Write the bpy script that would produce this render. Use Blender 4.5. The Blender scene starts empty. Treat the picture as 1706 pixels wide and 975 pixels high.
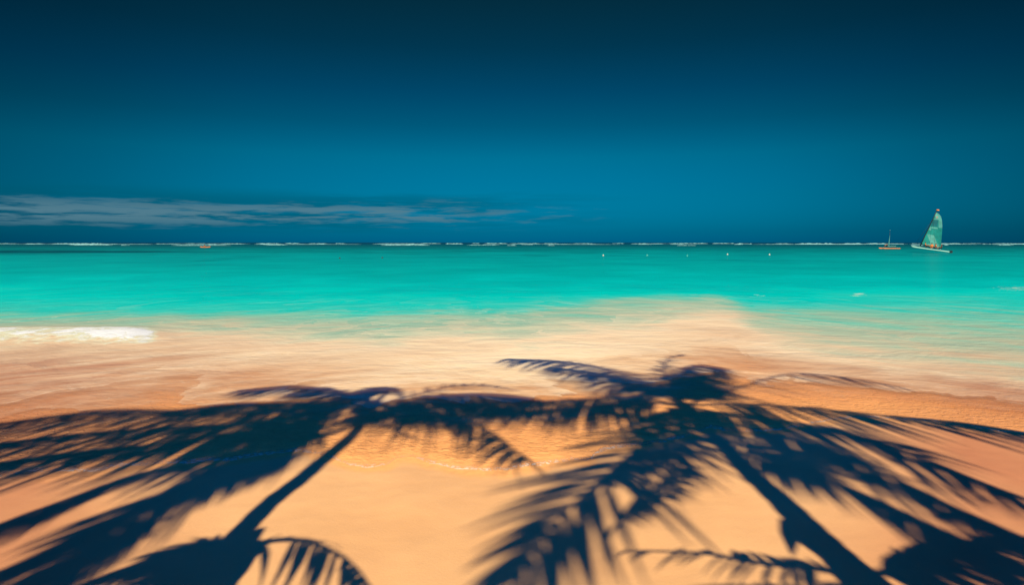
import bpy, bmesh, math, random
import numpy as np
from mathutils import Vector, Matrix, noise
R = math.radians
C = bpy.context.scene
COL = C.collection
random.seed(11)
rng = np.random.default_rng(5)

# ------------------------------------------------------------------ camera, sky, sun, exposure
CAM_H = 2.0
FPX, CX, HY = 1000.0, 853.0, 404.0            # focal length, centre and horizon row of the 1706 px photograph
SUN_EL = R(42)
cam = bpy.data.cameras.new("camera")
cam.sensor_width = 36.0
cam.lens = 36.0 * FPX / 1706.0
cam.shift_y = -(975 / 2 - HY) / 1706.0
cam.clip_start, cam.clip_end = 0.05, 40000
camo = bpy.data.objects.new("camera", cam)
COL.objects.link(camo)
camo.location = (0, 0, CAM_H)
camo.rotation_euler = (R(90), 0, 0)
C.camera = camo

C.view_settings.view_transform = 'Standard'
C.view_settings.look = 'None'
C.view_settings.gamma = 1
C.view_settings.use_curve_mapping = False
C.view_settings.exposure = 0.5
C.cycles.use_denoising = True
C.cycles.max_bounces = 8
C.cycles.transparent_max_bounces = 12

sun = bpy.data.lights.new("sun", 'SUN')
sun.energy = 5.0
sun.angle = R(0.55)
sun.color = (1.0, 0.80, 0.48)
suno = bpy.data.objects.new("sun", sun)
COL.objects.link(suno)
suno.location = (0, -20, 30)
suno.rotation_euler = (R(90) - SUN_EL, 0, 0)     # shines towards +Y and down

world = bpy.data.worlds.new("World")
C.world = world
world.use_nodes = True


class NT:
    """small helper for writing node trees"""
    def __init__(s, tree):
        s.t = tree; s.n = tree.nodes; s.l = tree.links
    def new(s, kind, **kw):
        n = s.n.new(kind)
        for k, v in kw.items():
            setattr(n, k, v)
        return n
    def put(s, sock, v):
        if isinstance(v, bpy.types.NodeSocket):
            s.l.new(v, sock)
        elif v is not None:
            sock.default_value = v
    def math(s, op, a, b=None, c=None, clamp=False):
        n = s.new('ShaderNodeMath', operation=op, use_clamp=clamp)
        s.put(n.inputs[0], a)
        if b is not None: s.put(n.inputs[1], b)
        if c is not None: s.put(n.inputs[2], c)
        return n.outputs[0]
    def ramp(s, fac, stops, interp='LINEAR'):
        n = s.new('ShaderNodeValToRGB')
        e = n.color_ramp
        e.interpolation = interp
        while len(e.elements) < len(stops):
            e.elements.new(0.5)
        for el, (p, c) in zip(e.elements, stops):
            el.position = p
            el.color = (c, c, c, 1) if isinstance(c, (int, float)) else (*c, 1)
        s.put(n.inputs[0], fac)
        return n.outputs[0]
    def mix(s, fac, a, b, blend='MIX'):
        n = s.new('ShaderNodeMix', data_type='RGBA', blend_type=blend)
        s.put(n.inputs[0], fac)
        s.put(n.inputs[6], a if isinstance(a, bpy.types.NodeSocket) else (*a, 1))
        s.put(n.inputs[7], b if isinstance(b, bpy.types.NodeSocket) else (*b, 1))
        return n.outputs[2]
    def noise(s, vec, scale, detail=4, rough=0.55, dist=0.0):
        n = s.new('ShaderNodeTexNoise')
        s.put(n.inputs['Vector'], vec)
        n.inputs['Scale'].default_value = scale
        n.inputs['Detail'].default_value = detail
        n.inputs['Roughness'].default_value = rough
        n.inputs['Distortion'].default_value = dist
        return n.outputs[0]
    def mapr(s, v, a, b, c=0.0, d=1.0, kind='SMOOTHSTEP'):
        n = s.new('ShaderNodeMapRange', interpolation_type=kind)
        s.put(n.inputs[0], v)
        for i, q in enumerate((a, b, c, d)):
            n.inputs[i + 1].default_value = q
        return n.outputs[0]
    def comb(s, x, y, z=0.0):
        n = s.new('ShaderNodeCombineXYZ')
        s.put(n.inputs[0], x); s.put(n.inputs[1], y); s.put(n.inputs[2], z)
        return n.outputs[0]
    def sep(s, v):
        n = s.new('ShaderNodeSeparateXYZ')
        s.put(n.inputs[0], v)
        return n.outputs
    def bump(s, h, strength, dist, normal=None):
        n = s.new('ShaderNodeBump')
        n.inputs['Strength'].default_value = strength
        n.inputs['Distance'].default_value = dist
        s.put(n.inputs['Height'], h)
        if normal is not None: s.put(n.inputs['Normal'], normal)
        return n.outputs[0]
    def attr(s, name):
        return s.new('ShaderNodeAttribute', attribute_name=name).outputs['Fac']


def build_sky():
    w = NT(world.node_tree)
    bg = w.n['Background']
    bg.inputs[1].default_value = 0.1
    sky = w.new('ShaderNodeTexSky', sky_type='NISHITA', sun_disc=False)
    sky.sun_elevation = SUN_EL
    sky.sun_rotation = R(180)
    gen = w.new('ShaderNodeTexCoord').outputs['Generated']
    x, y, z = w.sep(gen)
    el = w.math('MULTIPLY', w.math('ARCSINE', z), 57.2958)
    az = w.math('MULTIPLY', w.math('ARCTAN2', x, y), 57.2958)
    fac = w.math('DIVIDE', el, 60.0, clamp=True)
    tint = w.ramp(fac, [
        (0.0, (0.0, 0.225, 0.56)), (1 / 60, (0.0, 0.195, 0.455)), (2 / 60, (0.0, 0.195, 0.42)), (4.2 / 60, (0.0, 0.200, 0.36)),
        (8 / 60, (0.0, 0.205, 0.30)), (11 / 60, (0.0, 0.150, 0.215)), (14 / 60, (0.0, 0.115, 0.175)),
        (18 / 60, (0.001, 0.085, 0.115)), (22 / 60, (0.004, 0.070, 0.082)), (30 / 60, (0.003, 0.11, 0.24)), (45 / 60, (0.003, 0.30, 1.0))])  # upper stops raised, above the view, as an added blue fill for shadows
    # edge darkening put into the sky colour: it is darker to the sides of the point opposite the sun
    caz = w.math('COSINE', w.math('ARCTAN2', x, y))
    side = w.ramp(w.mapr(caz, -1, 1, 0, 1, 'LINEAR'), [(0, 1.0), (0.4, 0.75), (0.86, 0.52), (0.91, 0.68), (0.96, 0.90), (1.0, 1.0)])
    c = w.mix(1.0, sky.outputs[0], tint, 'MULTIPLY')
    c = w.mix(1.0, c, side, 'MULTIPLY')
    # low banks of cloud over the left of the horizon
    cv = w.comb(w.math('MULTIPLY', az, 0.13), w.math('MULTIPLY', el, 1.5), 5.3)
    n1 = w.noise(cv, 1.0, 7, 0.58, 0.25)
    cv2 = w.comb(w.math('MULTIPLY', az, 0.06), w.math('MULTIPLY', el, 0.9), 8.1)
    n2 = w.noise(cv2, 1.0, 6, 0.6, 0.2)
    env_az = w.math('MULTIPLY', w.mapr(az, -70, -38), w.mapr(az, 16, -14))
    # centre line of the bank sinks a little towards the right
    mid = w.math('ADD', w.math('MULTIPLY', az, 0.010), 2.75)
    cv3 = w.comb(w.math('MULTIPLY', az, 0.26), w.math('MULTIPLY', el, 2.6), 1.7)
    n3 = w.noise(cv3, 1.0, 6, 0.6, 0.35)
    off = w.math('ABSOLUTE', w.math('SUBTRACT', el, mid))
    env1 = w.math('MULTIPLY', w.mapr(off, 1.9, 0.1), env_az)
    m1 = w.mapr(w.math('ADD', w.math('ADD', w.math('MULTIPLY', n1, 0.62), w.math('MULTIPLY', n3, 0.42)), w.math('MULTIPLY', env1, 0.13)), 0.575, 0.70)
    m1 = w.math('MULTIPLY', m1, env1)
    env2 = w.math('MULTIPLY', w.mapr(w.math('ABSOLUTE', w.math('SUBTRACT', el, w.math('ADD', mid, 0.15))), 2.4, 0.8), env_az)
    m2 = w.math('MULTIPLY', w.mapr(n2, 0.42, 0.60), env2)
    c = w.mix(w.math('MULTIPLY', m2, 0.6), c, (0.0, 0.66, 1.10))
    c = w.mix(w.math('MULTIPLY', m1, 0.85), c, (0.66, 1.50, 1.95))
    w.put(bg.inputs[0], c)


build_sky()

# ------------------------------------------------------------------ helpers


def mat(name, fn):
    m = bpy.data.materials.new(name)
    m.use_nodes = True
    t = NT(m.node_tree)
    p = m.node_tree.nodes['Principled BSDF']
    fn(t, p, m)
    return m


def paint(name, col, rough=0.5, var=0.12, scale=6.0, spec=0.4):
    """plain surface with a little wear"""
    def f(t, p, m):
        co = t.new('ShaderNodeTexCoord').outputs['Object']
        n = t.noise(co, scale, 5, 0.6)
        dark = tuple(v * (1 - 2 * var) for v in col)
        lite = tuple(min(1, v * (1 + var)) for v in col)
        t.put(p.inputs['Base Color'], t.mix(t.mapr(n, 0.35, 0.65), dark, lite))
        p.inputs['Roughness'].default_value = rough
        p.inputs['Specular IOR Level'].default_value = spec
    return mat(name, f)


def tag(o, label=None, cat=None, group=None, kind=None):
    if label: o['label'] = label
    if cat: o['category'] = cat
    if group: o['group'] = group
    if kind: o['kind'] = kind
    return o


def empty(name, loc, rot=(0, 0, 0)):
    o = bpy.data.objects.new(name, None)
    o.empty_display_size = 0.2
    COL.objects.link(o)
    o.location = loc
    o.rotation_euler = rot
    return o


def obj(name, me, m=None, parent=None, smooth=True):
    o = bpy.data.objects.new(name, me)
    COL.objects.link(o)
    if m is not None:
        me.materials.append(m)
    if parent is not None:
        o.parent = parent
    if smooth:
        me.shade_smooth()
    return o


def mesh(name, verts, faces):
    me = bpy.data.meshes.new(name)
    me.from_pydata([tuple(v) for v in verts], [], faces)
    me.update()
    return me


class MB:
    def __init__(s):
        s.v = []; s.f = []
    def add(s, vs, fs):
        b = len(s.v)
        s.v += [tuple(v) for v in vs]
        s.f += [tuple(i + b for i in f) for f in fs]
    def box(s, c, d, rot=None):
        M = rot or Matrix.Identity(3)
        vs = [Vector(c) + M @ Vector((sx * d[0] / 2, sy * d[1] / 2, sz * d[2] / 2)) for sx in (-1, 1) for sy in (-1, 1) for sz in (-1, 1)]
        s.add(vs, [(0, 1, 3, 2), (4, 6, 7, 5), (0, 4, 5, 1), (2, 3, 7, 6), (0, 2, 6, 4), (1, 5, 7, 3)])
    def tube(s, pts, rad, n=10, caps=True):
        pts = [Vector(p) for p in pts]
        if not hasattr(rad, '__len__'): rad = [rad] * len(pts)
        rings = []
        up = Vector((0.123, 0.31, 1)).normalized()
        for i, p in enumerate(pts):
            t = (pts[min(i + 1, len(pts) - 1)] - pts[max(i - 1, 0)]).normalized()
            a = t.cross(up)
            if a.length < 1e-3: a = t.cross(Vector((1, 0, 0)))
            a.normalize(); b = t.cross(a).normalized()
            rings.append([p + (a * math.cos(k * 2 * math.pi / n) + b * math.sin(k * 2 * math.pi / n)) * rad[i] for k in range(n)])
        vs = [v for r in rings for v in r]
        fs = []
        for i in range(len(pts) - 1):
            for k in range(n):
                fs.append((i * n + k, i * n + (k + 1) % n, (i + 1) * n + (k + 1) % n, (i + 1) * n + k))
        if caps:
            fs.append(tuple(range(n - 1, -1, -1)))
            fs.append(tuple((len(pts) - 1) * n + k for k in range(n)))
        s.add(vs, fs)
    def loft(s, rings, caps=True):
        n = len(rings[0])
        vs = [v for r in rings for v in r]
        fs = []
        for i in range(len(rings) - 1):
            for k in range(n):
                fs.append((i * n + k, i * n + (k + 1) % n, (i + 1) * n + (k + 1) % n, (i + 1) * n + k))
        if caps:
            fs.append(tuple(range(n - 1, -1, -1)))
            fs.append(tuple((len(rings) - 1) * n + k for k in range(n)))
        s.add(vs, fs)
    def ball(s, c, r, sc=(1, 1, 1), n=12):
        vs = []; fs = []
        for i in range(n + 1):
            th = math.pi * i / n
            for k in range(n * 2):
                ph = math.pi * k / n
                vs.append((c[0] + r * sc[0] * math.sin(th) * math.cos(ph), c[1] + r * sc[1] * math.sin(th) * math.sin(ph), c[2] + r * sc[2] * math.cos(th)))
        N = 2 * n
        for i in range(n):
            for k in range(N):
                fs.append((i * N + k, (i + 1) * N + k, (i + 1) * N + (k + 1) % N, i * N + (k + 1) % N))
        s.add(vs, fs)
    def build(s, name, m, parent=None, smooth=True):
        return obj(name, mesh(name, s.v, s.f), m, parent, smooth)


# ------------------------------------------------------------------ the lie of the beach and the sea bed
def ground_xy(px, py, z=0.0):
    d = (CAM_H - z) * FPX / (py - HY)
    return (px - CX) / FPX * d, d


# the wash's edge on the sand, the start of cloudy water, the start of clear turquoise water
EDGE = [(0, 796), (50, 787), (110, 787), (158, 788), (208, 777), (269, 775), (330, 772), (388, 767), (440, 759), (488, 754), (515, 756), (542, 760),
        (565, 771), (585, 777), (611, 780), (635, 778), (650, 775), (660, 768), (668, 763), (685, 762), (700, 768), (715, 773), (745, 779), (769, 783), (800, 785),
        (823, 786), (850, 784), (869, 780), (890, 777), (904, 775), (954, 768), (985, 768), (998, 754), (1036, 747), (1100, 739), (1160, 724), (1181, 715),
        (1240, 722), (1312, 716), (1371, 703), (1413, 698), (1450, 695), (1540, 702), (1620, 712), (1706, 724)]
CLOUDY = [(0, 570), (200, 562), (270, 554), (330, 556), (400, 564), (470, 570), (600, 575), (700, 568), (853, 566), (1000, 560), (1090, 549), (1130, 532), (1180, 524), (1220, 530), (1250, 550), (1330, 580), (1450, 602), (1600, 620), (1706, 636)]
CLEAR = [(0, 525), (150, 521), (300, 519), (470, 520), (600, 519), (740, 517), (853, 512), (930, 504), (1000, 500), (1060, 495), (1110, 491), (1190, 491), (1222, 496), (1245, 509), (1330, 512), (1450, 510), (1560, 511), (1640, 514), (1706, 518)]


def wob(x, amp, freqs, seed):
    r = np.random.default_rng(seed)
    o = 0
    for f in freqs:
        o = o + np.sin(x * f + r.uniform(0, 6.28)) * amp / len(freqs) * 1.4
    return o


def bearing(x, y):
    """the three lines are kept as distances along each bearing from the head of the beach"""
    return CX + FPX * x / np.maximum(y, 0.6)


def dist_on(line, b, amp, freqs, seed, soft=0.0):
    q = np.array(sorted(line), float)
    k = np.array([-1, -0.5, 0, 0.5, 1]) * soft
    p = np.mean([np.interp(b + d, q[:, 0], q[:, 1]) for d in k], 0) + wob(b, amp, freqs, seed)
    return CAM_H * FPX / (p - HY)


def edge_y(x, y):
    return dist_on(EDGE, bearing(x, y), 1.6, (0.035, 0.083, 0.19, 0.41), 3)


def cloudy_y(x, y):
    return dist_on(CLOUDY, bearing(x, y), 4.0, (0.011, 0.027, 0.06), 4, 22)


def clear_y(x, y):
    return np.maximum(dist_on(CLEAR, bearing(x, y), 1.6, (0.012, 0.031, 0.07), 5, 14), cloudy_y(x, y) * 1.05)


DYS = [0.0, 2, 5, 8, 12, 20, 40, 60, 85]
DYT = [1.0, 0.97, 0.935, 0.90, 0.86, 0.80, 0.71, 0.63, 0.56]


def tone_at(x, y):
    """0 at the edge of the wash, 0.4 where the water clouds, 0.5 where it clears, 1 at the horizon"""
    e, c, q = edge_y(x, y), cloudy_y(x, y), clear_y(x, y)
    iy = 1 / np.maximum(y, 0.5)
    t = 0.4 * (1 / e - iy) / (1 / e - 1 / c)
    t2 = 0.4 + 0.1 * (1 / c - iy) / (1 / c - 1 / q)
    dy = 2000 * iy
    dq = 2000 / q
    t3 = np.interp(dy, DYS, DYT)
    t3 = np.where(dy > 85, 0.56 - 0.06 * (dy - 85) / np.maximum(dq - 85, 1), t3)
    r = np.where(y < c, t, np.where(y < q, t2, np.maximum(t3, 0.5)))
    return r


TD_T = [-1, 0, 0.03, 0.2, 0.4, 0.5, 0.6, 0.8, 1.0]
TD_D = [0, 0, 0.004, 0.03, 0.16, 0.5, 1.2, 2.6, 3.2]


def land_z(x, y):
    e = edge_y(x, y)
    up = np.maximum(e - y, 0)
    dry = 0.34 * (1 - np.exp(-up * 0.055 / 0.34)) + np.where(up > 0, 0.006 * np.sin(x * 1.3 + y * 0.8) * np.minimum(up, 1) + 0.005 * np.sin(x * 2.9 - y * 2.1 + 1) * np.minimum(up, 1), 0)
    wet = -np.interp(tone_at(x, y), TD_T, TD_D)
    return np.where(y < e, dry, wet)


def lz(x, y):
    return float(land_z(np.array([x]), np.array([y]))[0])


def on_ground(px, py):
    z = 0.0
    for _ in range(6):
        x, y = ground_xy(px, py, z)
        z = max(lz(x, y), 0.0)
    return Vector((x, y, z))


rows = list(np.arange(-40, 2, 1.5)) + list(np.arange(2, 9.5, 0.045))
while rows[-1] < 30: rows.append(rows[-1] * 1.0075)
while rows[-1] < 12000: rows.append(rows[-1] * 1.045)
rows = np.array(rows)
us = np.linspace(-1, 1, 421)


def sheet(name, ys, zf, attrs):
    W = np.maximum(1.15 * ys + 4, 13.0)
    X = us[None, :] * W[:, None]
    Y = np.repeat(ys[:, None], len(us), 1)
    Z = zf(X.ravel(), Y.ravel())
    V = np.stack([X.ravel(), Y.ravel(), Z], 1)
    n, k = len(ys), len(us)
    i = np.arange(n * k).reshape(n, k)
    F = np.stack([i[:-1, :-1].ravel(), i[:-1, 1:].ravel(), i[1:, 1:].ravel(), i[1:, :-1].ravel()], 1)
    me = bpy.data.meshes.new(name)
    me.vertices.add(len(V)); me.loops.add(F.size); me.polygons.add(len(F))
    me.vertices.foreach_set('co', V.ravel().astype(np.float32))
    me.loops.foreach_set('vertex_index', F.ravel().astype(np.int32))
    me.polygons.foreach_set('loop_start', np.arange(0, F.size, 4, dtype=np.int32))
    me.polygons.foreach_set('loop_total', np.full(len(F), 4, np.int32))
    me.update()
    for an, fn in attrs.items():
        a = me.attributes.new(an, 'FLOAT', 'POINT')
        a.data.foreach_set('value', fn(V[:, 0], V[:, 1]).astype(np.float32))
    return me


# ------------------------------------------------------------------ sand and water
def sand_mat(t, p, m):
    pos = t.new('ShaderNodeNewGeometry').outputs['Position']
    x, y, z = t.sep(pos)
    big = t.noise(pos, 0.55, 5, 0.55)
    fine = t.noise(pos, 55.0, 4, 0.65)
    grain = t.noise(pos, 420.0, 2, 0.7)
    rip = t.noise(t.comb(t.math('MULTIPLY', x, 0.75), y, 0), 14.0, 4, 0.6, 0.8)
    edge_shade = t.math('ADD', t.attr('edge_shade'), t.math('MULTIPLY', t.math('SUBTRACT', t.noise(pos, 0.8, 5), 0.5), 0.7), clamp=True)  # painted darkening towards the sides, broken up by noise
    wetn = t.math('ADD', z, t.math('MULTIPLY', t.math('SUBTRACT', t.noise(pos, 2.2, 4), 0.5), 0.02))
    wet = t.mapr(wetn, 0.014, 0.001)
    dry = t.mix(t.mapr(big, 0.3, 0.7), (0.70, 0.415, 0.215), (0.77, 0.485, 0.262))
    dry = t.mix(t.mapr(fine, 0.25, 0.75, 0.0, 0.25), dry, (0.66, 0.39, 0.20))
    dry = t.mix(edge_shade, dry, (0.47, 0.20, 0.115))
    col = t.mix(t.math('MULTIPLY', wet, 0.8), dry, t.mix(t.math('MULTIPLY', edge_shade, t.mapr(x, -0.5, -3.0, 0.15, 1.0)), (0.87, 0.42, 0.155), (0.54, 0.22, 0.10)))
    col = t.mix(t.math('MULTIPLY', wet, t.mapr(rip, 0.35, 0.62, 0.0, 0.75)), col, t.mix(edge_shade, (0.95, 0.50, 0.20), (0.66, 0.32, 0.16)))  # golden caustic glints painted into the sand colour along the ripples
    t.put(p.inputs['Base Color'], col)
    t.put(p.inputs['Roughness'], t.mapr(wet, 0, 1, 0.95, 0.72))
    p.inputs['Specular IOR Level'].default_value = 0.12
    # under the film of water the sand lies in small ripples
    under = t.mapr(z, 0.0, -0.006)
    swell = t.noise(pos, 1.1, 3, 0.5)
    b = t.bump(grain, 0.25, 0.004)
    b = t.bump(fine, 0.35, 0.006, b)
    b = t.bump(swell, 0.7, 0.06, b)
    b = t.bump(t.math('MULTIPLY', rip, under), 1.0, 0.045, b)
    t.put(p.inputs['Normal'], b)


M_SAND = mat("sand", sand_mat)


def water_mat(t, p, m):
    t.n.remove(p)
    out = t.n['Material Output']
    pos = t.new('ShaderNodeNewGeometry').outputs['Position']
    x, y, z = t.sep(pos)
    tone0 = t.attr('tone')
    weed = t.attr('weed')
    # lines of drifting foam and cloudy water bend round with the shore
    yb = t.math('ADD', y, t.math('MULTIPLY', t.math('MULTIPLY', x, x), 0.045))
    v1 = t.comb(t.math('MULTIPLY', x, 0.50), t.math('MULTIPLY', yb, 0.95), 0.0)
    v2 = t.comb(t.math('MULTIPLY', x, 1.7), t.math('MULTIPLY', yb, 3.6), 4.0)
    s1 = t.noise(v1, 0.75, 7, 0.62, 0.6)
    s2 = t.noise(v2, 1.0, 8, 0.70, 0.9)
    lc = t.noise(t.comb(t.math('MULTIPLY', x, 1.5), t.math('MULTIPLY', yb, 2.4), 9.0), 1.0, 5, 0.62, 1.6)
    vein = t.mapr(t.math('ABSOLUTE', t.math('SUBTRACT', lc, 0.5)), 0.035, 0.004)
    far = t.noise(pos, 0.16, 7, 0.6, 0.4)
    a1 = t.ramp(tone0, [(0.0, 0.0), (0.1, 0.06), (0.3, 0.20), (0.45, 0.16), (0.53, 0.05), (0.65, 0.0), (1, 0.0)])
    a2 = t.ramp(tone0, [(0.0, 0.0), (0.1, 0.05), (0.3, 0.12), (0.42, 0.05), (0.53, 0.02), (0.65, 0.0), (1, 0.0)])
    patch = t.noise(pos, 0.05, 5, 0.6, 0.6)
    af2 = t.ramp(tone0, [(0.52, 0.0), (0.60, 0.22), (0.84, 0.22), (0.93, 0.0)])
    af = t.ramp(tone0, [(0.0, 0.0), (0.48, 0.0), (0.56, 0.26), (0.75, 0.26), (0.88, 0.14), (1, 0.0)])
    d = t.math('MULTIPLY', t.math('SUBTRACT', s1, 0.5), a1)
    d = t.math('ADD', d, t.math('MULTIPLY', t.math('SUBTRACT', s2, 0.5), a2))
    d = t.math('ADD', d, t.math('MULTIPLY', t.math('SUBTRACT', far, 0.5), af))
    d = t.math('ADD', d, t.math('MULTIPLY', t.math('SUBTRACT', patch, 0.5), af2))
    tone = t.math('ADD', tone0, d)
    deep = [(0.462, (0.25, 0.44, 0.37)), (0.485, (0.13, 0.46, 0.40)), (0.503, (0.015, 0.49, 0.475)), (0.54, (0.0, 0.50, 0.50)), (0.60, (0.0, 0.40, 0.43)),
            (0.68, (0.0, 0.33, 0.355)), (0.78, (0.0, 0.265, 0.30)), (0.85, (0.0, 0.18, 0.21)), (0.895, (0.0, 0.12, 0.15)), (0.93, (0.0, 0.08, 0.115)), (0.97, (0.0, 0.04, 0.085)), (1.0, (0.0, 0.025, 0.075))]
    # overlapping sheets of spent waves: each has a pale, lobed front that thins out seawards
    lob = t.noise(t.comb(t.math('MULTIPLY', x, 0.42), t.math('MULTIPLY', yb, 0.42), 2.0), 1.0, 5, 0.55, 0.7)
    saw = t.math('FRACT', t.math('ADD', t.math('MULTIPLY', tone0, 9.5), t.math('MULTIPLY', lob, 3.6)))
    front = t.math('MULTIPLY', t.math('POWER', t.math('SUBTRACT', 1.0, saw), 2.2), t.mapr(saw, 0.0, 0.035))
    front = t.math('MULTIPLY', front, t.ramp(tone0, [(0.03, 0.0), (0.10, 0.35), (0.22, 0.8), (0.42, 0.8), (0.50, 0.25), (0.55, 0.0)]))
    front = t.math('MULTIPLY', front, t.mapr(s2, 0.30, 0.62, 0.45, 1.0))
    tone = t.math('ADD', tone, t.math('MULTIPLY', front, t.ramp(tone0, [(0.05, 0.02), (0.20, 0.10), (0.30, 0.07), (0.40, -0.0), (0.5, -0.0)])))
    milky = t.ramp(tone, [(0.0, (0.84, 0.42, 0.16)), (0.16, (0.80, 0.43, 0.19)), (0.24, (0.76, 0.56, 0.37)), (0.32, (0.82, 0.68, 0.49)), (0.39, (0.76, 0.65, 0.49)), (0.43, (0.44, 0.52, 0.42))] + deep)
    silty_dim = t.ramp(tone, [(0.0, (0.72, 0.36, 0.16)), (0.16, (0.52, 0.225, 0.12)), (0.24, (0.47, 0.225, 0.14)), (0.32, (0.48, 0.30, 0.22)), (0.39, (0.56, 0.45, 0.34)), (0.43, (0.36, 0.43, 0.35))] + deep)  # silt colours, with the edge darkening of the view mixed in
    mk = t.math('ADD', t.attr('milk'), t.math('MULTIPLY', t.math('SUBTRACT', s1, 0.5), 1.0), clamp=True)  # milky middle, plus the lens falloff painted in towards the sides
    col = t.mix(mk, silty_dim, milky)
    col = t.mix(t.math('MULTIPLY', weed, t.mapr(far, 0.3, 0.6, 0.6, 1.0)), col, (0.0, 0.042, 0.072))
    alpha = t.ramp(tone, [(0.0, 0.0), (0.02, 0.04), (0.12, 0.14), (0.20, 0.45), (0.29, 0.82), (0.40, 0.96), (0.48, 1.0)])
    alpha = t.math('MAXIMUM', alpha, t.math('MULTIPLY', front, 0.75))
    col = t.mix(t.math('MULTIPLY', front, 0.55), col, t.mix(mk, (0.54, 0.33, 0.23), (0.84, 0.71, 0.55)))
    # thin lace of froth where the wash stops
    lace_n = t.noise(pos, 26.0, 3, 0.6)
    lace = t.math('MULTIPLY', t.mapr(tone0, 0.020, 0.006), t.math('MULTIPLY', t.mapr(lace_n, 0.38, 0.56), t.mapr(t.noise(pos, 2.6, 3), 0.35, 0.6, 0.45, 1.0)))
    # sparse flecks of foam carried in the wash
    fl = t.math('MULTIPLY', t.math('MAXIMUM', t.mapr(s2, 0.64, 0.78), t.math('MULTIPLY', vein, t.mapr(s1, 0.45, 0.62))), t.ramp(tone0, [(0.08, 0.0), (0.25, 0.5), (0.38, 0.45), (0.46, 0.2), (0.54, 0.05), (0.62, 0.0)]))
    foam = t.math('MAXIMUM', t.math('MULTIPLY', lace, 0.85), t.math('MULTIPLY', fl, 0.6))
    col = t.mix(foam, col, (0.80, 0.74, 0.64))
    alpha = t.math('MAXIMUM', alpha, foam)
    # white froth of broken wavelets
    fn = t.noise(t.comb(x, t.math('MULTIPLY', y, 1.2), 0.0), 2.6, 10, 0.74, 0.5)
    fro = t.attr('froth')
    fro = t.math('ADD', fro, t.math('MULTIPLY', t.math('SUBTRACT', fn, 0.5), 2.3))
    thin = t.mapr(fro, 0.25, 0.62, 0.0, 0.65)
    thick = t.mapr(fro, 0.55, 0.85)
    on = t.mapr(t.attr('froth'), 0.02, 0.12)
    col = t.mix(t.math('MULTIPLY', thin, on), col, (0.62, 0.72, 0.60))
    col = t.mix(t.math('MULTIPLY', thick, on), col, (0.70, 0.78, 0.90))
    alpha = t.math('MAXIMUM', alpha, t.math('MULTIPLY', thin, on))
    # ripples
    r1 = t.noise(t.comb(t.math('MULTIPLY', x, 0.55), y, 0), 5.0, 5, 0.62, 0.4)
    r2 = t.noise(t.comb(t.math('MULTIPLY', x, 0.6), y, 2), 0.8, 5, 0.6, 0.3)
    b = t.bump(r1, 0.34, 0.04)
    b = t.bump(r2, 0.42, 0.30, b)
    b = t.bump(t.math('MULTIPLY', fn, t.math('MULTIPLY', thick, on)), 0.4, 0.08, b)
    dif = t.new('ShaderNodeBsdfDiffuse')
    t.put(dif.inputs['Color'], col); t.put(dif.inputs['Normal'], b)
    glo = t.new('ShaderNodeBsdfGlossy')
    t.put(glo.inputs['Roughness'], t.ramp(tone0, [(0.0, 0.08), (0.4, 0.12), (0.7, 0.15), (1.0, 0.15)]))
    t.put(glo.inputs['Normal'], b)
    tr = t.new('ShaderNodeBsdfTransparent')
    m1 = t.new('ShaderNodeMixShader')
    t.put(m1.inputs[0], alpha); t.l.new(tr.outputs[0], m1.inputs[1]); t.l.new(dif.outputs[0], m1.inputs[2])
    fr = t.new('ShaderNodeFresnel')
    fr.inputs[0].default_value = 1.33
    t.put(fr.inputs['Normal'], b)
    m2 = t.new('ShaderNodeMixShader')
    gl = t.math('MULTIPLY', fr.outputs[0], t.ramp(tone0, [(0, 0.16), (0.3, 0.18), (0.6, 0.18), (1, 0.18)]))
    t.put(m2.inputs[0], gl)
    t.l.new(m1.outputs[0], m2.inputs[1]); t.l.new(glo.outputs[0], m2.inputs[2])
    t.l.new(m2.outputs[0], out.inputs[0])


M_WATER = mat("sea_water", water_mat)


def weed_at(x, y):
    dy = 2000 / np.maximum(y, 1)
    px = CX + FPX * x / np.maximum(y, 1)
    mid = 15.8 - px * 0.001
    half = np.clip(3.8 * (1 - px / 420), 0.15, 3.2)
    a = np.exp(-((dy - mid) / half) ** 2) * np.clip((430 - px) / 160, 0, 1)
    return np.clip(a, 0, 1)


def froth_at(x, y):
    y = np.maximum(y, 1)
    px = CX + FPX * x / y
    py = HY + 2000 / y
    v = (py - 545) / 29.0                                  # 0 at the back of the broken wave, 1 at its foot
    body = np.clip(1 - np.abs(v - 0.56) / 0.5, 0, 1) ** 0.5
    along = np.clip((px + 900) / 300, 0, 1) * np.clip((275 - px) / 30, 0, 1)
    f = body * along * (0.70 + 0.30 * np.clip((px - 95) / 90, 0, 1))
    # thin scum left behind the wave
    f2 = np.clip(1 - np.abs(v + 0.35) / 0.55, 0, 1) * np.clip((300 - px) / 200, 0, 1) * 0.22
    # two small scraps further out
    g = np.exp(-((px - 1430) / 13) ** 2 - ((py - 490.5 + (px - 1430) * 0.12) / 4.0) ** 2) * 0.46
    h = np.exp(-((py - 481) / 4.0) ** 2) * np.clip((px - 1635) / 50, 0, 1) * 0.36
    k = np.exp(-((px - 1262) / 12) ** 2 - ((py - 494) / 3.5) ** 2) * 0.22
    return np.clip(np.maximum.reduce([f, f2, g, h, k]), 0, 1)


def edge_shade_at(x, y):  # lens-like falloff to left and right, painted into the sand colour
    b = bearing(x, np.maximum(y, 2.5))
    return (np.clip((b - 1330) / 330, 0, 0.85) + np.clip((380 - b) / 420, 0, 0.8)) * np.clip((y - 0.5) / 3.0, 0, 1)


def milk_falloff_at(x, y):  # milky middle; towards the sides lens falloff is painted into the wash
    u = x / np.maximum(y, 1)
    return np.clip(0.95 - np.abs(u - 0.02) ** 1.3 * 1.25, 0.05, 1)


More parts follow.
